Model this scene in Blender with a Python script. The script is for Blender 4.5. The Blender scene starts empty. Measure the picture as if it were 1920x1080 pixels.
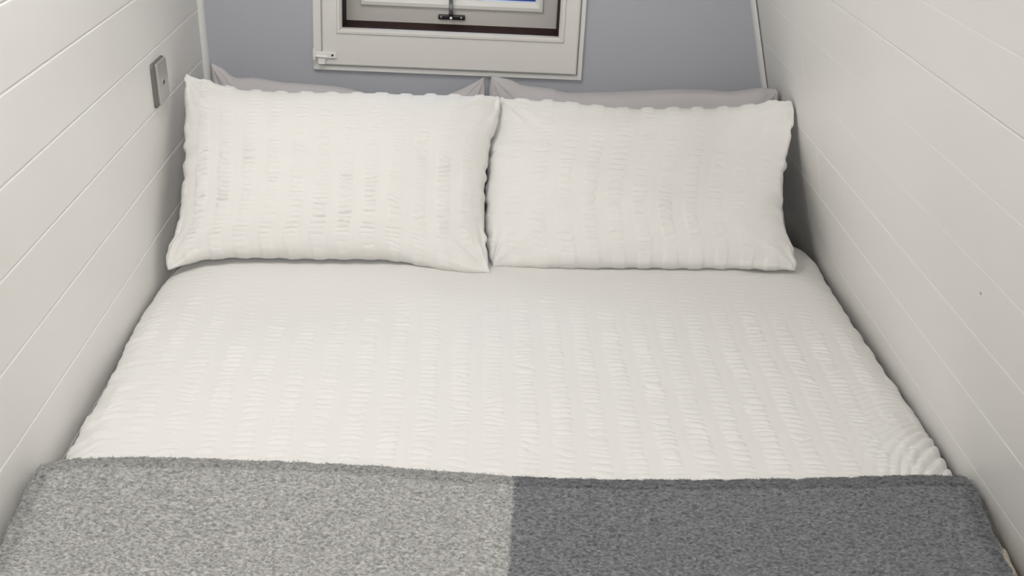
import bpy, bmesh, math
import numpy as np
from mathutils import Matrix, Vector

sc = bpy.context.scene
COL = sc.collection

# ------------------------------------------------------------ camera
cd = bpy.data.cameras.new('camera')
cam = bpy.data.objects.new('camera', cd)
COL.objects.link(cam)
cd.sensor_width = 36.0
cd.lens = 2300.0 / 1920.0 * 36.0
cd.clip_start = 0.02
cam.matrix_world = Matrix((
    (0.99862758, -0.03478333, -0.03915464, 0.0),
    (-0.02188973, 0.40197513, -0.9153889, 0.0),
    (0.04757946, 0.91498968, 0.40066205, 1.494),
    (0, 0, 0, 1)))
sc.camera = cam

# ------------------------------------------------------------ world, lights, exposure
w = bpy.data.worlds.new('world')
sc.world = w
w.use_nodes = True
w.node_tree.nodes['Background'].inputs[0].default_value = (0.03, 0.05, 0.20, 1)
w.node_tree.nodes['Background'].inputs[1].default_value = 0.9


def area(name, loc, target, size, power, color, sy=None):
    l = bpy.data.lights.new(name, 'AREA')
    l.shape = 'RECTANGLE'
    l.size = size
    l.size_y = sy or size
    l.energy = power
    l.color = color
    o = bpy.data.objects.new(name, l)
    o.location = loc
    o.rotation_euler = (Vector(target) - Vector(loc)).to_track_quat('-Z', 'Y').to_euler()
    COL.objects.link(o)
    return o


area('cabin_ceiling_light', (-0.40, 1.72, 1.92), (-0.36, 1.85, 0.5), 0.26, 7.4, (1.0, 0.985, 0.965), 0.5)
area('rear_fill_light', (0.20, -0.35, 1.88), (-0.40, 1.6, 0.7), 0.5, 28.5, (1.0, 0.988, 0.97))  # unseen fill light added behind the camera
area('daylight_outside_window', (-0.05, 3.35, 1.75), (0.30, 2.55, 0.83), 0.8, 16.0, (0.60, 0.70, 1.0))

sc.view_settings.view_transform = 'Standard'
sc.view_settings.look = 'None'
sc.view_settings.gamma = 1.0
sc.view_settings.use_curve_mapping = False
sc.view_settings.exposure = 0.15


# ------------------------------------------------------------ materials
def mat(name, col, rough=0.6, metal=0.0, bump=None, spec=0.5, vary=None, sheen=0.0):
    """bump = (scale, strength, distance); vary = (scale, other colour, amount)"""
    m = bpy.data.materials.new(name)
    m.use_nodes = True
    nt = m.node_tree
    b = nt.nodes['Principled BSDF']
    b.inputs['Base Color'].default_value = (*col, 1)
    b.inputs['Roughness'].default_value = rough
    b.inputs['Metallic'].default_value = metal
    b.inputs['Specular IOR Level'].default_value = spec
    if sheen:
        b.inputs['Sheen Weight'].default_value = sheen
    tc = nt.nodes.new('ShaderNodeTexCoord')
    if bump:
        n = nt.nodes.new('ShaderNodeTexNoise')
        n.inputs['Scale'].default_value = bump[0]
        n.inputs['Detail'].default_value = 4
        bp = nt.nodes.new('ShaderNodeBump')
        bp.inputs['Strength'].default_value = bump[1]
        bp.inputs['Distance'].default_value = bump[2]
        nt.links.new(tc.outputs['Object'], n.inputs['Vector'])
        nt.links.new(n.outputs['Fac'], bp.inputs['Height'])
        nt.links.new(bp.outputs['Normal'], b.inputs['Normal'])
    if vary:
        n2 = nt.nodes.new('ShaderNodeTexNoise')
        n2.inputs['Scale'].default_value = vary[0]
        n2.inputs['Detail'].default_value = 3
        mp = nt.nodes.new('ShaderNodeMapRange')
        mp.inputs['From Min'].default_value = 0.35
        mp.inputs['From Max'].default_value = 0.65
        mp.inputs['To Max'].default_value = vary[2]
        mx = nt.nodes.new('ShaderNodeMix')
        mx.data_type = 'RGBA'
        mx.inputs['A'].default_value = (*col, 1)
        mx.inputs['B'].default_value = (*vary[1], 1)
        nt.links.new(tc.outputs['Object'], n2.inputs['Vector'])
        nt.links.new(n2.outputs['Fac'], mp.inputs['Value'])
        nt.links.new(mp.outputs['Result'], mx.inputs['Factor'])
        nt.links.new(mx.outputs['Result'], b.inputs['Base Color'])
    return m


M_WALL = mat('white_painted_boards', (0.80, 0.79, 0.765), 0.42, bump=(9, 0.12, 0.004), vary=(3.0, (0.775, 0.755, 0.725), 0.6))
M_BACK = mat('blue_grey_paint', (0.382, 0.394, 0.432), 0.55, bump=(60, 0.08, 0.001))
M_TRIM = mat('white_trim_paint', (0.66, 0.655, 0.635), 0.40)
M_FRAME = mat('white_window_paint', (0.66, 0.645, 0.615), 0.38, bump=(14, 0.1, 0.002))
M_INNER = mat('grey_white_paint', (0.50, 0.48, 0.45), 0.45)
M_BEAD = mat('white_bead_paint', (0.72, 0.71, 0.68), 0.4)
M_MAHOG = mat('dark_mahogany', (0.030, 0.008, 0.007), 0.65, spec=0.15, vary=(30, (0.02, 0.006, 0.006), 1.0))
M_BLACK = mat('black_iron', (0.012, 0.012, 0.014), 0.25)
M_CHROME = mat('polished_steel', (0.6, 0.6, 0.62), 0.2, metal=1.0)
M_STEEL = mat('brushed_steel', (0.50, 0.49, 0.47), 0.42, metal=0.6)
M_HOLE = mat('socket_hole', (0.02, 0.018, 0.015), 0.7)
M_LINEN = mat('white_seersucker_cotton', (0.70, 0.688, 0.662), 0.85, bump=(900, 0.25, 0.0006), spec=0.15, sheen=0.15)
M_PCASE = mat('lilac_grey_cotton', (0.47, 0.45, 0.455), 0.85, bump=(600, 0.2, 0.0005), spec=0.15)
M_MATT = mat('cream_mattress_ticking', (0.55, 0.50, 0.42), 0.85, bump=(200, 0.3, 0.001), spec=0.2)
M_COVER = mat('beige_cotton_cover', (0.52, 0.47, 0.38), 0.85, bump=(300, 0.3, 0.001), spec=0.15)
M_BASE = mat('pale_pine', (0.50, 0.40, 0.28), 0.6, vary=(12, (0.38, 0.28, 0.18), 0.8))
M_FLOOR = mat('oak_floor', (0.28, 0.19, 0.12), 0.5, vary=(8, (0.2, 0.13, 0.08), 0.8))


def glass_mat():
    m = bpy.data.materials.new('window_glass')
    m.use_nodes = True
    nt = m.node_tree
    nt.nodes.clear()
    out = nt.nodes.new('ShaderNodeOutputMaterial')
    mix = nt.nodes.new('ShaderNodeMixShader')
    tr = nt.nodes.new('ShaderNodeBsdfTransparent')
    gl = nt.nodes.new('ShaderNodeBsdfGlossy')
    gl.inputs['Roughness'].default_value = 0.02
    tr.inputs['Color'].default_value = (0.93, 0.95, 0.95, 1)
    fr = nt.nodes.new('ShaderNodeFresnel')
    fr.inputs['IOR'].default_value = 1.45
    nt.links.new(fr.outputs[0], mix.inputs[0])
    nt.links.new(tr.outputs[0], mix.inputs[1])
    nt.links.new(gl.outputs[0], mix.inputs[2])
    nt.links.new(mix.outputs[0], out.inputs[0])
    return m


M_GLASS = glass_mat()


def throw_mat():
    """two-tone wool: light grey left of the join, dark grey right of it, flecked yarn"""
    m = bpy.data.materials.new('two_tone_wool')
    m.use_nodes = True
    nt = m.node_tree
    N = nt.nodes.new
    L = nt.links.new
    b = nt.nodes['Principled BSDF']
    b.inputs['Roughness'].default_value = 0.95
    b.inputs['Specular IOR Level'].default_value = 0.1
    b.inputs['Sheen Weight'].default_value = 0.25
    b.inputs['Sheen Roughness'].default_value = 0.6
    tc = N('ShaderNodeTexCoord')
    sep = N('ShaderNodeSeparateXYZ')
    L(tc.outputs['Object'], sep.inputs[0])
    wob = N('ShaderNodeTexNoise')
    wob.inputs['Scale'].default_value = 160
    L(tc.outputs['Object'], wob.inputs['Vector'])

    def math_(op, a, bb=None, c=None):
        n = N('ShaderNodeMath')
        n.operation = op
        for i, v in enumerate((a, bb, c)):
            if v is None:
                continue
            if isinstance(v, (int, float)):
                n.inputs[i].default_value = v
            else:
                L(v, n.inputs[i])
        return n.outputs[0]
    # join line x = 0.0804 + 0.058*(y-1.4756)
    line = math_('ADD', math_('MULTIPLY', sep.outputs['Y'], 0.058), 0.0804 - 0.058 * 1.4756)
    d = math_('SUBTRACT', sep.outputs['X'], line)
    d = math_('ADD', d, math_('MULTIPLY', math_('SUBTRACT', wob.outputs['Fac'], 0.5), 0.014))
    mr = N('ShaderNodeMapRange')
    mr.inputs['From Min'].default_value = -0.0025
    mr.inputs['From Max'].default_value = 0.0025
    L(d, mr.inputs['Value'])
    # flecks
    mp = N('ShaderNodeMapping')
    mp.inputs['Scale'].default_value = (1.0, 1.5, 1.0)
    L(tc.outputs['Object'], mp.inputs['Vector'])
    fl = N('ShaderNodeTexNoise')
    fl.inputs['Scale'].default_value = 190
    fl.inputs['Detail'].default_value = 3
    fl.inputs['Distortion'].default_value = 0.6
    L(mp.outputs[0], fl.inputs['Vector'])
    fr = N('ShaderNodeMapRange')
    fr.inputs['From Min'].default_value = 0.36
    fr.inputs['From Max'].default_value = 0.66
    L(fl.outputs['Fac'], fr.inputs['Value'])

    def mixc(fac, a, bb):
        n = N('ShaderNodeMix')
        n.data_type = 'RGBA'
        L(fac, n.inputs['Factor'])
        for k, v in (('A', a), ('B', bb)):
            if isinstance(v, tuple):
                n.inputs[k].default_value = (*v, 1)
            else:
                L(v, n.inputs[k])
        return n.outputs['Result']
    big = N('ShaderNodeTexNoise')
    big.inputs['Scale'].default_value = 5
    L(tc.outputs['Object'], big.inputs['Vector'])
    light = mixc(fr.outputs[0], LIGHT_A, LIGHT_B)
    dark = mixc(fr.outputs[0], DARK_A, DARK_B)
    # strip along the top and side edges, darker than the middle
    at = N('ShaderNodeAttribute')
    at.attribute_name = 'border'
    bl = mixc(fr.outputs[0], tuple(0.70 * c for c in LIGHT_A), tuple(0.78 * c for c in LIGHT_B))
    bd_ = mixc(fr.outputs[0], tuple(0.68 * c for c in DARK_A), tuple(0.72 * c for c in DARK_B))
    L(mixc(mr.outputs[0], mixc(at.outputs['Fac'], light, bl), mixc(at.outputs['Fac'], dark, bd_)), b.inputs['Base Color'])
    bp = N('ShaderNodeBump')
    bp.inputs['Strength'].default_value = 0.5
    bp.inputs['Distance'].default_value = 0.002
    L(fl.outputs['Fac'], bp.inputs['Height'])
    L(bp.outputs[0], b.inputs['Normal'])
    return m


LIGHT_A, LIGHT_B = (0.205, 0.204, 0.195), (0.48, 0.476, 0.458)
DARK_A, DARK_B = (0.072, 0.076, 0.083), (0.212, 0.218, 0.232)
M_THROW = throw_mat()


# ------------------------------------------------------------ helpers
def link(name, me, m, parent=None):
    o = bpy.data.objects.new(name, me)
    COL.objects.link(o)
    if m is not None and len(me.materials) == 0:
        me.materials.append(m)
    if parent is not None:
        o.parent = parent
    return o


def build(name, verts, faces, m, parent=None, smooth=False):
    me = bpy.data.meshes.new(name)
    me.from_pydata([tuple(map(float, v)) for v in verts], [], faces)
    bm = bmesh.new()
    bm.from_mesh(me)
    bmesh.ops.recalc_face_normals(bm, faces=bm.faces)
    bm.to_mesh(me)
    bm.free()
    if smooth:
        me.polygons.foreach_set('use_smooth', [True] * len(me.polygons))
    return link(name, me, m, parent)


def quads(name, V, Q, m, parent=None, smooth=True):
    """fast mesh from numpy arrays (all quads)"""
    me = bpy.data.meshes.new(name)
    nv, nf = len(V), len(Q)
    me.vertices.add(nv)
    me.vertices.foreach_set('co', np.asarray(V, dtype=np.float32).ravel())
    me.loops.add(nf * 4)
    me.loops.foreach_set('vertex_index', np.asarray(Q, dtype=np.int32).ravel())
    me.polygons.add(nf)
    me.polygons.foreach_set('loop_start', np.arange(nf, dtype=np.int32) * 4)
    me.polygons.foreach_set('use_smooth', np.full(nf, smooth))
    me.update(calc_edges=True)
    me.validate()
    return link(name, me, m, parent)


def grid_faces(nr, nc, off=0, flip=False):
    i = np.arange(nr - 1)[:, None] * nc + np.arange(nc - 1)[None, :] + off
    q = np.stack([i, i + 1, i + nc + 1, i + nc], -1).reshape(-1, 4)
    return q[:, ::-1] if flip else q


def struct(o):
    o['kind'] = 'structure'
    return o


def tag(o, label, cat, group=None):
    o['label'] = label
    o['category'] = cat
    if group:
        o['group'] = group
    return o


def box(name, x0, x1, y0, y1, z0, z1, m, parent=None, bevel=0.0):
    v = [(x, y, z) for x in (x0, x1) for y in (y0, y1) for z in (z0, z1)]
    f = [(0, 1, 3, 2), (4, 6, 7, 5), (0, 4, 5, 1), (2, 3, 7, 6), (0, 2, 6, 4), (1, 5, 7, 3)]
    o = build(name, v, f, m, parent)
    if bevel:
        b = o.modifiers.new('bevel', 'BEVEL')
        b.width = bevel
        b.segments = 3
        o.data.polygons.foreach_set('use_smooth', [True] * len(o.data.polygons))
    return o


def rings(name, loops, m, parent=None, close=True, bevel=0.0):
    """rectangular frame: loops = (x0, x1, z0, z1, y) joined in order, last to first if close"""
    v, f = [], []
    for (x0, x1, z0, z1, y) in loops:
        v += [(x0, y, z0), (x1, y, z0), (x1, y, z1), (x0, y, z1)]
    n = len(loops)
    for i in range(n if close else n - 1):
        j = (i + 1) % n
        for k in range(4):
            l = (k + 1) % 4
            f.append((i * 4 + k, i * 4 + l, j * 4 + l, j * 4 + k))
    o = build(name, v, f, m, parent)
    if bevel:
        b = o.modifiers.new('bevel', 'BEVEL')
        b.width = bevel
        b.segments = 2
        b.limit_method = 'ANGLE'
    return o


def cyl(name, c, axis, r, h, m, parent=None, n=24):
    c = Vector(c)
    a = Vector(axis).normalized()
    u = a.orthogonal().normalized()
    t = a.cross(u)
    v, f = [], []
    prof = [(r * 0.9, 0), (r, h * 0.15), (r, h * 0.8), (r * 0.85, h)]
    for (rr, hh) in prof:
        for k in range(n):
            an = 2 * math.pi * k / n
            v.append(c + a * hh + (u * math.cos(an) + t * math.sin(an)) * rr)
    for i in range(len(prof) - 1):
        for k in range(n):
            l = (k + 1) % n
            f.append((i * n + k, i * n + l, (i + 1) * n + l, (i + 1) * n + k))
    f.append(tuple(range(n)))
    f.append(tuple(range((len(prof) - 1) * n, len(prof) * n)))
    return build(name, v, f, m, parent)


def rnd(ix, iy, seed):
    h = (ix.astype(np.int64) * 374761393 + iy.astype(np.int64) * 668265263 + seed * 974634777) & 0xffffffff
    h = ((h ^ (h >> 13)) * 1274126177) & 0xffffffff
    h = (h ^ (h >> 16)) & 0xffffffff
    return h / 4294967295.0


def vn(x, y, seed=0):
    """smooth value noise in -1..1"""
    x, y = np.broadcast_arrays(np.asarray(x, float), np.asarray(y, float))
    ix, iy = np.floor(x), np.floor(y)
    fx, fy = x - ix, y - iy
    fx = fx * fx * fx * (fx * (fx * 6 - 15) + 10)
    fy = fy * fy * fy * (fy * (fy * 6 - 15) + 10)
    a, b = rnd(ix, iy, seed), rnd(ix + 1, iy, seed)
    c, d = rnd(ix, iy + 1, seed), rnd(ix + 1, iy + 1, seed)
    return 2 * ((a + (b - a) * fx) * (1 - fy) + (c + (d - c) * fx) * fy) - 1


def sst(a, b, x):
    t = np.clip((x - a) / (b - a), 0, 1)
    return t * t * (3 - 2 * t)


def seersucker(s, t, period, wrinkle, seed, ratio=0.64):
    """puckered bands: s runs across the bands, t along them (metres). Height in about -1..1"""
    s = s + 0.0025 * vn(s / 0.3, t / 0.12, seed + 5)
    bi = np.floor(s / period)
    fr = s / period - bi
    wob = 0.05 * vn(bi * 3.3 + 0.5, t / 0.02, seed + 6)
    mask = sst(0.02 + wob, 0.20 + wob, fr) * (1 - sst(ratio - 0.14 - wob, ratio + 0.04 - wob, fr))
    # rounded puffs between thin pinched creases; spacing and tilt wander, some creases stop short
    ph = t / wrinkle + 0.55 * vn(bi * 5.7 + 0.5, t / (wrinkle * 2.6), seed + 1) \
        + 0.30 * vn(s / (period * 0.42) + bi * 1.7, t / (wrinkle * 2.0), seed + 3) + rnd(bi, bi * 0, seed + 4) \
        + 0.5 * (fr - ratio / 2) * vn(bi * 2.1 + 0.5, t / 0.03, seed + 12)
    ci = np.floor(ph)
    cf = ph - ci
    puff = (1 - np.abs(2 * cf - 1) ** 2.8)
    k0, k1 = rnd(bi * 17 + ci, ci * 0, seed + 10), rnd(bi * 17 + ci + 1, ci * 0, seed + 10)
    depth = np.where(cf < 0.5, k0, k1)          # how deep the nearer crease is
    depth = 0.35 + 0.95 * depth
    n = 1.25 * (puff - 1) * depth + 0.5
    n = n + 0.25 * vn(s / (period * 0.3), t / (wrinkle * 0.45), seed + 11)
    amp = np.clip(0.85 + 0.55 * vn(s / 0.07, t / 0.05, seed + 2), 0.25, 1.3)
    return mask * (n * amp + 0.15), mask


# ------------------------------------------------------------ room shell
ZB = 0.55
XL0, KL = -0.592, -0.045          # left wall: x = XL0 + KL*(z-ZB)
XR0, KR = 0.751, -0.262           # right wall leans inwards at the top
YBK = 2.758
CEIL = 1.95


def lx(z):
    return XL0 + KL * (z - ZB)


def rx(z):
    return XR0 + KR * (z - ZB)


def board_wall(name, xf, side, grooves, beads=()):
    """side = +1: room lies at greater x (left wall). grooves = (z, half width, depth)"""
    prof = [(0.0, 0.0)]
    for (z, hw, dp) in grooves:
        prof += [(z - hw - 0.0012, 0.0), (z - hw * 0.5, dp * 0.55), (z, dp), (z + hw * 0.55, dp), (z + hw, 0.0)]
    prof.append((CEIL, 0.0))
    ys = np.linspace(-1.3, YBK + 0.01, 2)
    v, f = [], []
    n = len(prof)
    for y in ys:
        for (z, d) in prof:
            v.append((xf(z) - side * d, y, z))
        v.append((xf(CEIL) - side * 0.03, y, CEIL))
        v.append((xf(0) - side * 0.03, y, 0))
    k = n + 2
    for i in range(k):
        j = (i + 1) % k
        f.append((i, j, k + j, k + i))
    f.append(tuple(range(k)))
    f.append(tuple(range(k, 2 * k)))
    for (y, z0, z1) in beads:      # filled butt joints between board ends
        b = len(v)
        for z in (z0, z1):
            for (dy, h) in ((-0.0015, -0.001), (0, 0.0003), (0.0015, -0.001)):
                v.append((xf(z) + side * h, y + dy, z))
        f += [(b, b + 1, b + 4, b + 3), (b + 1, b + 2, b + 5, b + 4)]
    return struct(build(name, v, f, M_WALL))


board_wall('wall_left', lx, 1, [(z, 0.0022, 0.0017) for z in
                                (0.163, 0.274, 0.385, 0.496, 0.606, 0.717, 0.828, 0.939, 1.050, 1.159, 1.27, 1.381, 1.492, 1.603, 1.714, 1.825)])
RG = []
for z in (0.24, 0.35, 0.465, 0.58, 0.698, 0.810, 0.922, 1.033, 1.137, 1.226, 1.335, 1.447, 1.56, 1.67, 1.785):
    if z == 1.137:
        RG.append((z, 0.0015, 0.005))
    elif z in (0.698, 0.810):
        RG.append((z, 0.0014, 0.0009))
    else:
        RG.append((z, 0.0010, 0.0004))
board_wall('wall_right', rx, -1, RG, beads=((2.345, 0.927, 1.02), (2.315, 0.705, 0.80)))
# nail head in right wall
na = cyl('nail_head', (rx(0.885) + 0.0005, 1.4265, 0.885), (-1, 0, -0.26), 0.0022, 0.0008, mat('dull_nail', (0.25, 0.23, 0.2), 0.5), n=12)
tag(na, 'tiny grey nail head on the right white boarded wall', 'nail')

# back wall with the window opening
WX0, WX1, WZ0, WZ1 = -0.292, 0.193, 0.910, 1.34
bx = [-0.72, WX0 - 0.004, WX1 + 0.004, 0.96]
bz = [0.0, WZ0 - 0.004, WZ1 + 0.004, CEIL]
v, f = [], []
for y in (YBK, YBK + 0.082):
    for z in bz:
        for x in bx:
            v.append((x, y, z))
for s_ in (0, 16):
    for r in range(3):
        for c in range(3):
            if (r, c) == (1, 1):
                continue
            a = s_ + r * 4 + c
            f.append((a, a + 1, a + 5, a + 4))
for a, b in ((5, 6), (6, 10), (10, 9), (9, 5)):
    f.append((a, b, b + 16, a + 16))
for a, b in ((0, 3), (3, 15), (15, 12), (12, 0)):
    f.append((a, b, b + 16, a + 16))
struct(build('wall_back', v, f, M_BACK))

struct(box('floor', -0.72, 0.98, -1.35, YBK + 0.05, -0.05, 0.0, M_FLOOR))
struct(box('ceiling', -0.72, 0.98, -1.35, YBK + 0.05, CEIL, CEIL + 0.04, M_TRIM))
struct(box('wall_front', -0.72, 0.98, -1.35, -1.3, 0.0, CEIL, M_WALL))


def corner_trim(name, side, xf, wd):
    v, f = [], []
    n = 7
    zs = (0.0, CEIL)
    for z in zs:
        x0 = xf(z)
        v.append((x0 - side * 0.002, YBK, z))
        for k in range(n):
            a = math.pi / 2 * k / (n - 1)
            v.append((x0 + side * wd * math.sin(a), YBK - wd * math.cos(a), z))
    k = n + 1
    for i in range(k):
        j = (i + 1) % k
        f.append((i, j, k + j, k + i))
    f += [tuple(range(k)), tuple(range(k, 2 * k))]
    return struct(build(name, v, f, M_TRIM, smooth=False))


corner_trim('trim_1', 1, lx, 0.013)
corner_trim('trim_2', -1, lambda z: rx(z) - 0.0035, 0.011)

# ------------------------------------------------------------ window
win = bpy.data.objects.new('window_1', None)
win.location = (-0.05, YBK, 0.812)
COL.objects.link(win)
struct(win)


def wp(o):
    o.parent = win
    o.matrix_parent_inverse = Matrix.Translation(-Vector(win.location))
    return o


Y0 = YBK
OX0, OX1, OZ0, OZ1 = -0.358, 0.252, 0.812, 1.44
wp(rings('window_casing', [
    (OX0, OX1, OZ0, OZ1, Y0 + 0.002), (OX0 + 0.002, OX1 - 0.002, OZ0 + 0.002, OZ1 - 0.002, Y0 - 0.010),
    (OX0 + 0.019, OX1 - 0.011, OZ0 + 0.0115, OZ1 - 0.015, Y0 - 0.010),
    (OX0 + 0.021, OX1 - 0.013, OZ0 + 0.0135, OZ1 - 0.017, Y0 - 0.006),
    (OX0 + 0.023, OX1 - 0.015, OZ0 + 0.0155, OZ1 - 0.017, Y0 + 0.002)], M_TRIM))
a0, a1, b0, b1 = OX0 + 0.0225, OX1 - 0.0145, OZ0 + 0.015, OZ1 - 0.019
wp(rings('window_frame', [
    (a0, a1, b0, b1, Y0 + 0.0), (a0, a1, b0, b1, Y0 - 0.016), (a0 + 0.003, a1 - 0.003, b0 + 0.003, b1 - 0.003, Y0 - 0.018),
    (-0.3035, 0.2055, 0.8985, WZ1 + 0.010, Y0 - 0.018),
    (-0.3015, 0.2035, 0.9005, WZ1 + 0.008, Y0 - 0.0215), (-0.2965, 0.198, 0.9055, WZ1 + 0.004, Y0 - 0.022),
    (WX0, WX1, WZ0, WZ1, Y0 - 0.016), (WX0, WX1, WZ0, WZ1, Y0 + 0.0)], M_FRAME))
# mahogany lining of the recess
t_ = 0.004
wp(rings('window_lining', [
    (WX0 - t_, WX1 + t_, WZ0 - t_, WZ1 + t_, Y0 + 0.0005), (WX0 + 0.001, WX1 - 0.001, WZ0 + 0.0, WZ1, Y0 + 0.0005),
    (WX0 + 0.001, WX1 - 0.001, WZ0 + 0.0, WZ1, Y0 + 0.080), (WX0 - t_, WX1 + t_, WZ0 - t_, WZ1 + t_, Y0 + 0.080)], M_MAHOG))
# outer sash
wp(rings('outer_sash', [
    (WX0 - 0.02, WX1 + 0.02, WZ0 - 0.02, WZ1 + 0.02, Y0 + 0.1), (WX0 - 0.02, WX1 + 0.02, WZ0 - 0.02, WZ1 + 0.02, Y0 + 0.0825),
    (-0.242, 0.143, 0.962, WZ1 - 0.05, Y0 + 0.0825), (-0.242, 0.143, 0.962, WZ1 - 0.05, Y0 + 0.1)], M_INNER))
wp(rings('glazing_bead', [
    (-0.259, 0.160, 0.946, WZ1 - 0.034, Y0 + 0.084), (-0.257, 0.158, 0.948, WZ1 - 0.036, Y0 + 0.074),
    (-0.250, 0.151, 0.956, WZ1 - 0.042, Y0 + 0.072), (-0.241, 0.142, 0.9665, WZ1 - 0.052, Y0 + 0.080), (-0.241, 0.142, 0.9665, WZ1 - 0.052, Y0 + 0.098)], M_BEAD))
wp(box('window_pane', -0.242, 0.143, Y0 + 0.088, Y0 + 0.092, 0.962, WZ1 - 0.05, M_GLASS))
# casement stay
stay = wp(box('window_stay', -0.0805, -0.0190, Y0 + 0.074, Y0 + 0.0827, 0.9215, 0.9325, M_BLACK, bevel=0.002))
arm = build('stay_arm', [(-0.0555, Y0 + 0.066, 0.928), (-0.0465, Y0 + 0.066, 0.928), (-0.0465, Y0 + 0.073, 0.928), (-0.0555, Y0 + 0.073, 0.928),
                         (-0.0572, Y0 + 0.052, 1.00), (-0.0487, Y0 + 0.052, 1.00), (-0.0487, Y0 + 0.058, 1.00), (-0.0572, Y0 + 0.058, 1.00),
                         (-0.0572, Y0 + 0.060, 1.08), (-0.0487, Y0 + 0.060, 1.08), (-0.0487, Y0 + 0.066, 1.08), (-0.0572, Y0 + 0.066, 1.08)],
            [(0, 1, 2, 3), (0, 1, 5, 4), (1, 2, 6, 5), (2, 3, 7, 6), (3, 0, 4, 7), (4, 5, 9, 8), (5, 6, 10, 9), (6, 7, 11, 10), (7, 4, 8, 11), (8, 9, 10, 11)], M_CHROME)
arm.parent = stay
b = arm.modifiers.new('bevel', 'BEVEL')
b.width = 0.001
col_ = box('stay_collar', -0.0565, -0.0460, Y0 + 0.062, Y0 + 0.0745, 0.931, 0.941, M_BLACK, stay, bevel=0.0015)
pv = cyl('pivot_screw', (-0.0512, Y0 + 0.0655, 0.927), (0, -1, 0.35), 0.0032, 0.003, M_CHROME, stay, 16)
for xx in (-0.074, -0.028):
    cyl('screw', (xx, Y0 + 0.0745, 0.927), (0, -1, 0), 0.0022, 0.001, M_CHROME, stay, 12)
# white painted corner hinge
hg = wp(build('hinge', [(x, y, z) for y in (Y0 - 0.018, Y0 - 0.0235) for (x, z) in
                        ((-0.352, 0.8585), (-0.304, 0.8565), (-0.303, 0.8440), (-0.323, 0.8430), (-0.3285, 0.8405), (-0.3285, 0.8290), (-0.3445, 0.8290), (-0.3455, 0.8440), (-0.352, 0.8450))],
              [tuple(range(9)), tuple(range(9, 18))] + [(i, (i + 1) % 9, 9 + (i + 1) % 9, 9 + i) for i in range(9)], M_BEAD))
hm = hg.modifiers.new('bevel', 'BEVEL')
hm.width = 0.0012
hm.segments = 2
cyl('hinge_pin', (-0.3535, Y0 - 0.0215, 0.838), (0, 0, 1), 0.0032, 0.026, M_BEAD, hg, 16)
cyl('hinge_knuckle', (-0.349, Y0 - 0.0235, 0.8475), (1, 0, -0.05), 0.0035, 0.026, M_BEAD, hg, 16)
cyl('hinge_screw', (-0.3125, Y0 - 0.0232, 0.8505), (0, -1, 0), 0.0026, 0.0008, M_HOLE, hg, 14)

# ------------------------------------------------------------ wall socket
so = bpy.data.objects.new('wall_socket', None)
so.location = (lx(0.875), 2.352, 0.875)
so.rotation_euler = (0, math.atan(KL), 0)
COL.objects.link(so)
tag(so, 'square brushed steel wall plate on the left white boarded wall', 'wall socket')


def rounded_plate(name, w_, h_, r, d0, d1, m, parent, inset=0.0015, yc=0.0):
    v, f = [], []
    pts = []
    for (cx, cz, a0_) in ((1, 1, 0), (-1, 1, 90), (-1, -1, 180), (1, -1, 270)):
        for k in range(6):
            a = math.radians(a0_ + 90 * k / 5)
            pts.append((cx * (w_ / 2 - r) + r * math.cos(a), cz * (h_ / 2 - r) + r * math.sin(a)))
    n = len(pts)
    for (d, q) in ((d0, 1.0), (d1 - inset, 1.0), (d1, 1.0 - 2 * inset / w_)):
        for (y, z) in pts:
            v.append((d, yc + y * q, z * q))
    for i in range(2):
        for k in range(n):
            l = (k + 1) % n
            f.append((i * n + k, i * n + l, (i + 1) * n + l, (i + 1) * n + k))
    f += [tuple(range(n)), tuple(range(2 * n, 3 * n))]
    return build(name, v, f, m, parent)


rounded_plate('back_box', 0.090, 0.084, 0.006, 0.0, 0.006, mat('grey_box', (0.16, 0.155, 0.15), 0.5, metal=0.3), so)
rounded_plate('face_plate', 0.074, 0.080, 0.006, 0.006, 0.0095, M_STEEL, so, yc=0.008)
sk = cyl('socket_ring', (0.0095, 0.006, -0.002), (1, 0, 0), 0.0075, 0.0012, M_STEEL, so, 24)
cyl('socket_hole', (0.0103, 0.006, -0.002), (1, 0, 0), 0.0045, 0.0008, M_HOLE, sk, 20)
for zz in (0.031, -0.031):
    cyl('screw', (0.0095, 0.008, zz), (1, 0, 0), 0.0026, 0.0007, M_STEEL, so, 14)

# ------------------------------------------------------------ bed
bed = bpy.data.objects.new('bed', None)
bed.location = (0.08, 1.68, 0.0)
COL.objects.link(bed)
tag(bed, 'built-in double bed filling the gap between the two boarded walls', 'bed')


def bp_(o):
    o.parent = bed
    o.matrix_parent_inverse = Matrix.Translation(-Vector(bed.location))
    return o


bp_(box('bed_base', -0.56, 0.755, 0.92, 2.74, 0.0, 0.33, M_BASE, bevel=0.004))
mt_ = bp_(box('mattress', -0.565, 0.752, 0.92, 2.74, 0.33, 0.500, M_MATT, bevel=0.03))

ny_, nx_ = 160, 24
yy_ = np.linspace(0.95, 1.47, ny_)[:, None]
xx_ = np.linspace(0, 1, nx_)[None, :]
cx_ = 0.722 + 0.034 * xx_ + 0 * yy_
cz_ = 0.506 + (0.026 + 0.006 * vn(yy_ / 0.035, xx_ * 2, 201)) * np.sin(np.pi * xx_) ** 0.6 + 0.006 * vn(yy_ / 0.012 + xx_, xx_ * 3, 202) * np.sin(np.pi * xx_)
cz_ = cz_ - 0.026 * sst(1.40, 1.47, yy_) * np.sin(np.pi * xx_)
bp_(quads('mattress_cover', np.stack([cx_, yy_ + 0 * xx_, cz_], -1).reshape(-1, 3), grid_faces(ny_, nx_), M_COVER))

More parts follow.
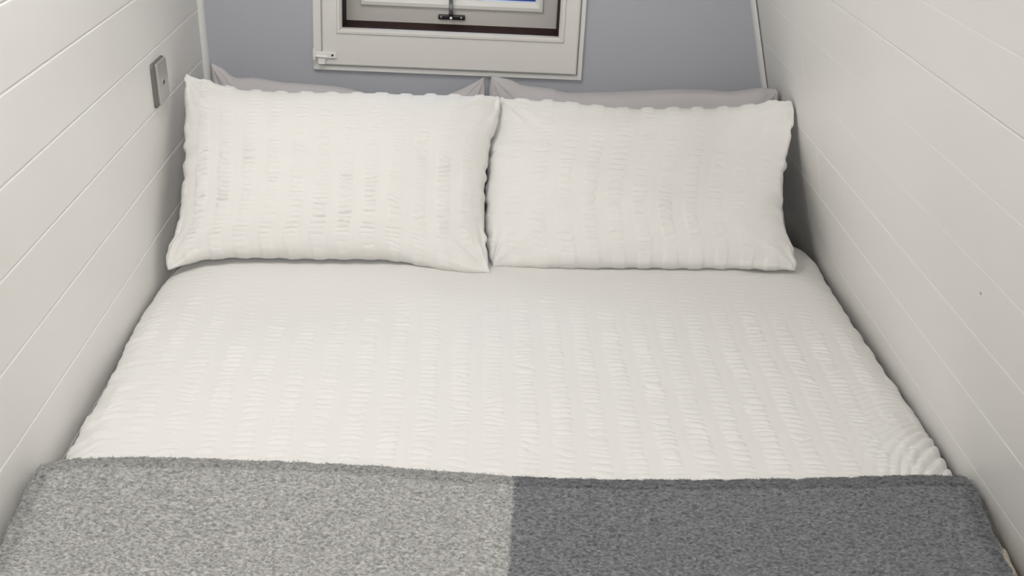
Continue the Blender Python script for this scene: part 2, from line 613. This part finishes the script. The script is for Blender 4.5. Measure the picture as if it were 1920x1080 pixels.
# duvet ------------------------------------------------------
DLy = [0.93, 1.50, 1.548, 1.641, 1.716, 1.816, 1.915, 2.07, 2.15, 2.22, 2.28, 2.40, 2.50]
DLx = [-0.570, -0.568, -0.566, -0.568, -0.566, -0.568, -0.574, -0.580, -0.580, -0.572, -0.552, -0.52, -0.47]
DRy = [0.93, 1.36, 1.44, 1.50, 1.57, 1.756, 1.908, 2.106, 2.259, 2.40, 2.50]
DRx = [0.708, 0.716, 0.738, 0.744, 0.742, 0.747, 0.742, 0.737, 0.741, 0.744, 0.730]
DTOP = 0.548


def duvet_edges(y):
    xl = np.interp(y, DLy, DLx) - 0.006 * sst(2.15, 2.0, y) + 0.0012 * vn(y / 0.012, 0 * y, 31)
    xr = np.interp(y, DRy, DRx) + 0.009 * sst(1.44, 1.50, y) + 0.0020 * vn(y / 0.017, 0 * y + 4, 32) - 0.001
    return xl, xr


def duvet_z(x, y, fine=True):
    xl, xr = duvet_edges(y)
    dl, dr = np.clip(x - xl, 0, None), np.clip(xr - x, 0, None)

    def rim(d, r):
        q = 1 - np.clip(d / r, 0, 1)
        return 1 - np.sqrt(np.clip(1 - q * q, 0, 1))
    z = DTOP - 0.032 * rim(dl, 0.085) - 0.034 * rim(dr, 0.075)
    z = z - 0.034 * rim(np.clip(2.50 - y, 0, None), 0.06)
    z = z - 0.030 * rim(np.clip(y - 0.93, 0, None), 0.06)
    z = z + (0.002 + 0.013 * sst(-0.56, -0.42, x) * sst(0.02, -0.12, x)) * sst(2.02, 2.20, y)
    z = z + 0.003 * vn(x / 0.28, y / 0.3, 3) + 0.0015 * vn(x / 0.09, y / 0.11, 4)
    if fine:
        # bands run along the bed, fanning a little towards the foot
        xs = x + 0.010 * vn(x / 0.5, y / 0.45, 40) - 0.02 * (x - 0.08) * (y - 1.9) / 0.5
        h, mk = seersucker(xs + 5.0, y, 0.0535, 0.0165, 11)
        fade = 1 - 0.82 * sst(1.98, 2.20, y + 0.03 * vn(x / 0.12, y * 0, 8) + 0.08 * sst(0.5, 0.1, x) * 0.6)
        fade = fade * (0.82 + 0.2 * sst(-0.35, 0.25, x))
        z = z + 0.0029 * h * fade
        # gathered folds running in from the right edge near the foot
        dq = np.interp(y, DRy, DRx) - x
        g = sst(0.16, 0.03, dq) * sst(1.90, 1.60, y)
        cc = 0.4 + 1.9 * sst(1.85, 1.52, y)
        ph = (y - 1.5 + cc * dq) / np.sqrt(1 + cc * cc) / 0.019 + 0.4 * vn(dq / 0.06, y / 0.08, 55)
        gf = 1 - np.abs(2 * (ph - np.floor(ph)) - 1) ** 1.8
        z = z + 0.0058 * g * (gf - 0.7)
        z = z + 0.0012 * g * vn(x / 0.02, y / 0.03, 58)
        g2 = sst(0.12, 0.02, dl) * sst(2.15, 1.7, y)
        z = z + 0.0032 * g2 * vn(dl / 0.03 + y / 0.05, y / 0.013, 56)
        # hem step close to the right pillow
        hem = 2.262 - 0.055 * sst(0.66, 0.735, x) + 0.003 * vn(x / 0.03, 0 * x, 60)
        z = z - 0.005 * sst(-0.003, 0.003, y - hem) * sst(0.55, 0.6, x)
    return z


ny, nx = 760, 600
yy = np.linspace(0.93, 2.50, ny)
ss = np.linspace(0, 1, nx)
Yg = np.repeat(yy[:, None], nx, 1)
xl, xr = duvet_edges(Yg)
Sg = 0.5 - 0.5 * np.cos(np.pi * ss)
Sg = (0.25 * Sg + 0.75 * ss)[None, :]
Xg = xl + (xr - xl) * Sg
Zg = duvet_z(Xg, Yg)
V = [np.stack([Xg, Yg, Zg], -1).reshape(-1, 3)]
Q = [grid_faces(ny, nx)]
# skirt and underside
idx = np.arange(ny * nx).reshape(ny, nx)
rim_i = np.concatenate([idx[0, :], idx[1:, -1], idx[-1, -2::-1], idx[-2:0:-1, 0]])
low = V[0][rim_i].copy()
low[:, 2] = 0.502
low[:, 0] = low[:, 0] + np.where(low[:, 0] < 0.08, 0.008, -0.008)
o0 = ny * nx
nr_ = len(rim_i)
V.append(low)
k = np.arange(nr_)
Q.append(np.stack([rim_i, o0 + k, o0 + (k + 1) % nr_, rim_i[(k + 1) % nr_]], -1))
duvet = quads('duvet', np.concatenate(V), np.concatenate(Q), M_LINEN)
tag(duvet, 'white puckered seersucker duvet spread flat over the bed', 'duvet')


# throw ------------------------------------------------------
TXe = [-0.5809, -0.5357, -0.4414, -0.3449, -0.1647, -0.0438, 0.0804, 0.1822, 0.258, 0.4127, 0.5702, 0.6505, 0.7306, 0.7519]
TYe = [1.4828, 1.491, 1.4977, 1.4988, 1.496, 1.4885, 1.4785, 1.4775, 1.4791, 1.4906, 1.5018, 1.509, 1.5133, 1.5173]
nx, nt_ = 720, 360
ss = np.linspace(0, 1, nx)[None, :]
tt = np.linspace(0, 1, nt_)[:, None]
topx = -0.5809 + (0.7445 + 0.5809) * ss
topy = np.interp(topx, TXe, TYe) + 0.0012 * vn(topx / 0.012, 0 * topx, 77)
YB_ = 0.905
yv = topy + (YB_ - topy) * tt
xe_l = np.interp(yv, [0.9, 1.2772, 1.3286, 1.4152, 1.4828, 1.6], [-0.555, -0.5627, -0.5676, -0.5765, -0.5809, -0.5815]) + 0.0015 * vn(yv / 0.012, yv * 0, 78)
xe_r = np.interp(yv, [0.9, 1.2658, 1.3228, 1.4096, 1.4702, 1.5173, 1.6], [0.700, 0.7134, 0.7187, 0.7305, 0.7415, 0.7445, 0.7445]) + 0.0015 * vn(yv / 0.012, yv * 0, 79)
xv = xe_l + (xe_r - xe_l) * ss
d_top = topy - yv
d_side = np.minimum(xv - xe_l, xe_r - xv)
dd = np.minimum(d_top, d_side)
hem = sst(0.0, 0.006, dd) * 0.004 + 0.010 * sst(0.0, 0.045, d_top) + 0.004 * sst(0.0, 0.04, d_side)
zt = 0.5515 + hem - 0.0035 * np.exp(-((d_top - 0.040) / 0.006) ** 2)
zt = zt + 0.004 * vn(xv / 0.22, yv / 0.2, 80)
zt = np.maximum(zt, duvet_z(np.clip(xv, -0.56, 0.735), yv, False) + 0.0035)
# woolly relief: short wandering ridges
wx = xv + 0.003 * vn(xv / 0.01, yv / 0.01, 81)
wy = yv + 0.003 * vn(xv / 0.012, yv / 0.01, 82)
ar = sst(0.0, 0.25, xv)            # right half has longer, flatter naps
r1 = vn(wx / 0.0062, wy / 0.0048, 83)
r2 = vn(wx / 0.0120, wy / 0.0046, 84)
nap = (1 - np.abs(r1)) * (1 - ar) + (1 - np.abs(r2)) * ar
zt = zt + 0.0032 * (nap - 0.5) + 0.0007 * vn(xv / 0.0035, yv / 0.003, 85)
top = np.stack([xv, yv, zt], -1)
# hang over the foot end
nd = 40
q = np.linspace(0, 1, nd + 1)[1:, None]
arc = np.clip(q / 0.25, 0, 1) * (np.pi / 2)
yd = YB_ - 0.025 * np.sin(arc)
zd = zt[-1:, :] - 0.025 * (1 - np.cos(arc)) - 0.16 * np.clip((q - 0.25) / 0.75, 0, 1)
drop = np.stack([np.broadcast_to(xv[-1:], (nd, nx)), np.broadcast_to(yd, (nd, nx)), zd], -1)
G = np.concatenate([top, drop], 0)
nR = G.shape[0]
V = [G.reshape(-1, 3)]
Q = [grid_faces(nR, nx, flip=True)]
idx = np.arange(nR * nx).reshape(nR, nx)
rim_i = np.concatenate([idx[0, :], idx[1:, -1], idx[-1, -2::-1], idx[-2:0:-1, 0]])
low = V[0][rim_i].copy()
low[:, 2] -= 0.004
low[:, 0] = low[:, 0] + np.where(low[:, 0] < 0.08, 0.002, -0.002)
o0 = nR * nx
nr_ = len(rim_i)
V.append(low)
k = np.arange(nr_)
Q.append(np.stack([rim_i, rim_i[(k + 1) % nr_], o0 + (k + 1) % nr_, o0 + k], -1))
# loose wool fibres
rs = np.random.RandomState(5)
NF = 52000
fs, ft = rs.rand(NF), rs.rand(NF) ** 1.15 * 0.62
edge = rs.rand(NF) < 0.10
ft[edge] = rs.rand(edge.sum()) * 0.006
ir = np.clip((ft * (nt_ - 1)).astype(int), 0, nt_ - 2)
ic = np.clip((fs * (nx - 1)).astype(int), 0, nx - 2)
P0 = top[ir, ic]
an = rs.rand(NF) * 2 * np.pi
right = P0[:, 0] > 0.08
an[right] = rs.normal(0, 0.6, right.sum()) + np.pi * (rs.rand(right.sum()) < 0.5)
ln = (0.0035 + 0.004 * rs.rand(NF)) * np.where(ft < 0.01, 0.55, 1.0)
dirv = np.stack([np.cos(an), np.sin(an) * 0.8, 0.15 + 0.35 * rs.rand(NF)], -1)
side = np.stack([-np.sin(an), np.cos(an), 0 * an], -1) * 0.00028
a_ = P0 - np.array([0, 0, 0.0004])
m_ = P0 + dirv * ln[:, None] * 0.5
e_ = P0 + dirv * ln[:, None] * np.array([1, 1, 0.55])
o1 = o0 + nr_
FV = np.stack([a_ - side, a_ + side, m_ + side, m_ - side, e_ + side * 0.5, e_ - side * 0.5], 1).reshape(-1, 3)
b6 = o1 + np.arange(NF) * 6
Q.append(np.stack([b6, b6 + 1, b6 + 2, b6 + 3], -1))
Q.append(np.stack([b6 + 3, b6 + 2, b6 + 4, b6 + 5], -1))
V.append(FV)
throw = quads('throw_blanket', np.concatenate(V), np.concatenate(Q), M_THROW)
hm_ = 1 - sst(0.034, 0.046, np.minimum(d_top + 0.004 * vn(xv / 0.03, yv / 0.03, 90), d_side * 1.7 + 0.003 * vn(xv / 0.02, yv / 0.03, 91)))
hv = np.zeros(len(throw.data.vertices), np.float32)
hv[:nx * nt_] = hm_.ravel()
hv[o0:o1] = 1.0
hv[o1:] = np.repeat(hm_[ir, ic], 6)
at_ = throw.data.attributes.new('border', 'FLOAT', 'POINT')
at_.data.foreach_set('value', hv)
tag(throw, 'fluffy wool throw, half light grey and half dark grey, across the foot of the bed', 'blanket')


# pillows ----------------------------------------------------
def resample(P, n):
    P = np.array(P, float)
    # smooth densify with Catmull-Rom
    out = []
    E = np.vstack([2 * P[0] - P[1], P, 2 * P[-1] - P[-2]])
    for i in range(1, len(E) - 2):
        p0, p1, p2, p3 = E[i - 1:i + 3]
        for t in np.linspace(0, 1, 12, endpoint=False):
            out.append(0.5 * ((2 * p1) + (-p0 + p2) * t + (2 * p0 - 5 * p1 + 4 * p2 - p3) * t * t + (-p0 + 3 * p1 - 3 * p2 + p3) * t ** 3))
    out.append(P[-1])
    out = np.array(out)
    d = np.r_[0, np.cumsum(np.linalg.norm(np.diff(out, axis=0), axis=1))]
    s = np.linspace(0, d[-1], n)
    return np.stack([np.interp(s, d, out[:, k]) for k in range(3)], -1)


def pillow(name, T, R, B, L, nu, nv, thick, m, seed, period=None, wr=0.012, amp=0.0016, power=0.5, scallop=0.002,
           fade=None, crease=0.0, back=0.8):
    T, B, L, R = resample(T, nu), resample(B, nu), resample(L, nv), resample(R, nv)   # L,R run top to bottom
    u = np.linspace(0, 1, nu)[None, :, None]
    v_ = np.linspace(0, 1, nv)[:, None, None]
    S = (1 - v_) * T[None] + v_ * B[None] + (1 - u) * L[:, None] + u * R[:, None] \
        - ((1 - u) * (1 - v_) * T[0] + u * (1 - v_) * T[-1] + (1 - u) * v_ * B[0] + u * v_ * B[-1])
    n = np.cross(B[nu // 2] - T[nu // 2], R[nv // 2] - L[nv // 2])
    n /= np.linalg.norm(n)
    if n[1] > 0:
        n = -n
    U, W = u[..., 0], v_[..., 0]
    Wd = np.linalg.norm(T[-1] - T[0])
    Hd = np.linalg.norm(L[-1] - L[0])
    a = np.clip(1 - np.abs(2 * U - 1) ** 2.4, 0, 1)
    c = np.clip(1 - np.abs(2 * W - 1) ** 2.4, 0, 1)
    prof = (a * c) ** power
    prof = np.broadcast_to(prof, (nv, nu))
    X_, Y_ = U * Wd + 0 * W, W * Hd + 0 * U
    lump = 1 + 0.06 * vn(X_ / 0.16, Y_ / 0.14, seed + 3)
    hf = thick * prof * lump
    envl = np.clip(np.minimum(np.minimum(X_, Wd - X_), np.minimum(Y_, Hd - Y_)) / 0.012, 0, 1)
    if period:
        h, mk = seersucker(X_ + 3.0, Y_, period, wr, seed)
        fd = 1.0 if fade is None else fade(U + 0 * W, W + 0 * U)
        hf = hf + amp * h * envl * fd
        # puckered rims: bands pull the seam in and out
        rimy = np.exp(-np.minimum(Y_, Hd - Y_) / 0.02)
        hf = hf + scallop * rimy * mk * np.clip(envl * 3, 0, 1)
        up = (T[nu // 2] - B[nu // 2])
        up /= np.linalg.norm(up)
        sc_ = scallop * 1.3 * (mk - 0.5 + 0.5 * vn(X_ / 0.02, Y_ * 0, seed + 7))
        S = S + up * (sc_ * (np.exp(-Y_ / 0.01)))[..., None]
        S = S - up * (0.5 * sc_ * np.exp(-(Hd - Y_) / 0.01))[..., None]
        rr = (T[-1] - T[0]) / Wd
        S = S - rr * (0.003 * vn(Y_ / 0.014, Y_ * 0, seed + 8) * np.exp(-X_ / 0.012))[..., None]
        S = S + rr * (0.003 * vn(Y_ / 0.016, Y_ * 0, seed + 9) * np.exp(-(Wd - X_) / 0.012))[..., None]
    # creases running in from the corners and side seams
    if crease:
        for (cu, cv, sd) in ((1, 1, 0), (0, 1, 1), (1, 0, 2), (0, 0, 3)):
            dx, dy = X_ - cu * Wd, Y_ - cv * Hd
            r = np.sqrt(dx * dx + dy * dy) + 1e-5
            th = np.arctan2(np.abs(dy), np.abs(dx) + 1e-6)
            hf = hf + crease * envl * np.exp(-(r / 0.10) ** 2) * vn(th / 0.16, r / 0.12, seed + 20 + sd)
        sidew = np.exp(-np.minimum(X_, Wd - X_) / 0.045)
        hf = hf + crease * 0.8 * envl * sidew * vn(X_ / 0.06, Y_ / 0.016, seed + 30)
        hf = hf + crease * 0.9 * envl * vn(X_ / 0.10 + Y_ / 0.09, Y_ / 0.07 - X_ / 0.2, seed + 31)
    F = S + n * hf[..., None]
    Bk = S - n * (thick * back * prof)[..., None]
    V = np.concatenate([F.reshape(-1, 3), Bk.reshape(-1, 3)])
    idx = np.arange(nu * nv).reshape(nv, nu)
    remap = np.arange(2 * nu * nv)
    bd = np.zeros((nv, nu), bool)
    bd[0] = bd[-1] = True
    bd[:, 0] = bd[:, -1] = True
    remap[nu * nv + idx[bd]] = idx[bd]
    Q = np.concatenate([grid_faces(nv, nu, flip=True), remap[grid_faces(nv, nu, nu * nv)]])
    used = np.zeros(len(V), bool)
    used[Q.ravel()] = True
    new = np.cumsum(used) - 1
    return quads(name, V[used], new[Q], m)


LP_T = [(-0.583, 2.48, 0.8601), (-0.5554, 2.4747, 0.8526), (-0.5245, 2.4698, 0.8452), (-0.4809, 2.4653, 0.8372), (-0.4484, 2.464, 0.8333), (-0.3732, 2.467, 0.8301), (-0.2871, 2.4745, 0.8306), (-0.2004, 2.4822, 0.8311), (-0.0909, 2.4911, 0.8311), (-0.0026, 2.4997, 0.8325), (0.0474, 2.5055, 0.8342), (0.0642, 2.5036, 0.8308)]
LP_R = [(0.0642, 2.5036, 0.8308), (0.0607, 2.47, 0.7978), (0.0466, 2.4289, 0.758), (0.0389, 2.3977, 0.7276), (0.0362, 2.3545, 0.685), (0.0366, 2.3124, 0.6431), (0.04, 2.2795, 0.6101), (0.044, 2.2553, 0.5857), (0.0516, 2.2211, 0.5511)]
LP_B = [(-0.5649, 2.1738, 0.5543), (-0.5372, 2.1832, 0.5614), (-0.5084, 2.1927, 0.5685), (-0.4538, 2.2006, 0.5718), (-0.3833, 2.2074, 0.5729), (-0.312, 2.2119, 0.5715), (-0.2609, 2.2154, 0.5709), (-0.1787, 2.2225, 0.5712), (-0.1319, 2.2232, 0.5682), (-0.0848, 2.2216, 0.5627), (-0.0428, 2.2188, 0.5565), (-0.0008, 2.2175, 0.5518), (0.0516, 2.2211, 0.5511)]
LP_L = [(-0.583, 2.48, 0.8601), (-0.5782, 2.4433, 0.8233), (-0.5699, 2.3921, 0.7717), (-0.5628, 2.3418, 0.7211), (-0.5579, 2.2923, 0.6715), (-0.5578, 2.2596, 0.639), (-0.5616, 2.2271, 0.607), (-0.5727, 2.2086, 0.5895), (-0.5724, 2.1944, 0.5753), (-0.5649, 2.1738, 0.5543)]
RP_T = [(0.0604, 2.5307, 0.8223), (0.0875, 2.5307, 0.8212), (0.1441, 2.5307, 0.8189), (0.1894, 2.5318, 0.8182), (0.2348, 2.5292, 0.8138), (0.3031, 2.5281, 0.81), (0.3602, 2.53, 0.8095), (0.4752, 2.5383, 0.8132), (0.5331, 2.5439, 0.8164), (0.5762, 2.535, 0.8253), (0.6172, 2.52, 0.838), (0.6496, 2.495, 0.8519), (0.6635, 2.465, 0.856)]
RP_R = [(0.6635, 2.465, 0.856), (0.6691, 2.46, 0.8315), (0.6713, 2.46, 0.7915), (0.6686, 2.455, 0.7465), (0.6604, 2.43, 0.7075), (0.6549, 2.393, 0.6615), (0.653, 2.3586, 0.627), (0.663, 2.3336, 0.6018), (0.6733, 2.3131, 0.5809), (0.6741, 2.2864, 0.5543)]
RP_B = [(0.054, 2.2578, 0.5507), (0.1372, 2.2608, 0.5503), (0.2446, 2.2659, 0.5511), (0.3528, 2.2719, 0.5528), (0.4617, 2.2771, 0.5536), (0.5714, 2.2824, 0.5544), (0.6265, 2.2838, 0.5536), (0.6741, 2.2864, 0.5543)]
RP_L = [(0.0604, 2.5307, 0.8223), (0.0511, 2.4706, 0.7628), (0.0425, 2.4261, 0.7187), (0.0375, 2.357, 0.65), (0.0425, 2.2985, 0.5915), (0.054, 2.2578, 0.5507)]
LR_T = [(-0.5759, 2.69, 0.8351), (-0.5463, 2.69, 0.8197), (-0.5225, 2.69, 0.8027), (-0.479, 2.69, 0.8033), (-0.4157, 2.69, 0.7964), (-0.3827, 2.69, 0.7953), (-0.2906, 2.69, 0.7907), (-0.2314, 2.69, 0.7786), (-0.1695, 2.69, 0.7678), (-0.1099, 2.69, 0.7691), (-0.0601, 2.69, 0.7809), (-0.0118, 2.69, 0.8024), (0.0278, 2.69, 0.8259)]
RR_T = [(0.0442, 2.69, 0.8314), (0.0886, 2.69, 0.8224), (0.1189, 2.69, 0.8116), (0.1789, 2.69, 0.8068), (0.2117, 2.69, 0.7997), (0.2751, 2.69, 0.8023), (0.379, 2.69, 0.8103), (0.453, 2.69, 0.8171), (0.5287, 2.69, 0.8191), (0.5774, 2.68, 0.82), (0.6317, 2.66, 0.8348), (0.6469, 2.635, 0.8419), (0.6632, 2.605, 0.8479)]

fl = pillow('pillow', LP_T, LP_R, LP_B, LP_L, 400, 260, 0.062, M_LINEN, 101, 0.0505, 0.0120, 0.0030, back=0.45, crease=0.0034, scallop=0.003,
            fade=lambda U, W: (0.35 + 0.70 * sst(0.10, 0.5, W) + 0.35 * (1 - sst(0.1, 0.25, U))) * (1 - 0.7 * sst(0.84, 0.93, W)) * (1 - 0.35 * sst(0.8, 0.95, U)))
tag(fl, 'white puckered seersucker pillow leaning by the left wall', 'pillow', 'white seersucker front pillows')
fr_ = pillow('pillow', RP_T, RP_R, RP_B, RP_L, 400, 260, 0.062, M_LINEN, 202, 0.0505, 0.0145, 0.0029, back=0.45, crease=0.0036, scallop=0.003,
             fade=lambda U, W: (0.25 + 0.55 * sst(0.15, 0.45, W)) * (1 - 0.6 * sst(0.65, 0.8, U)) * (1 - 0.7 * sst(0.86, 0.94, W)))
tag(fr_, 'white puckered seersucker pillow leaning by the right wall', 'pillow', 'white seersucker front pillows')

rl = pillow('pillow', LR_T, [(0.0278, 2.69, 0.8259), (0.0340, 2.69, 0.78), (0.030, 2.69, 0.68), (0.034, 2.69, 0.56)],
            [(-0.565, 2.69, 0.555), (-0.3, 2.69, 0.550), (0.034, 2.69, 0.555)],
            [(-0.5759, 2.69, 0.8351), (-0.574, 2.69, 0.79), (-0.568, 2.69, 0.68), (-0.565, 2.69, 0.555)],
            220, 120, 0.052, M_PCASE, 303, crease=0.0034)
tag(rl, 'plain lilac-grey pillow standing behind the left white pillow', 'pillow', 'plain grey back pillows')
rr_ = pillow('pillow', RR_T, [(0.6632, 2.605, 0.8479), (0.6686, 2.60, 0.8257), (0.676, 2.64, 0.68), (0.690, 2.69, 0.555)],
             [(0.044, 2.69, 0.555), (0.35, 2.69, 0.550), (0.690, 2.69, 0.555)],
             [(0.0442, 2.69, 0.8314), (0.0400, 2.69, 0.79), (0.043, 2.69, 0.68), (0.044, 2.69, 0.555)],
             220, 120, 0.052, M_PCASE, 404, crease=0.0034)
tag(rr_, 'plain lilac-grey pillow standing behind the right white pillow', 'pillow', 'plain grey back pillows')
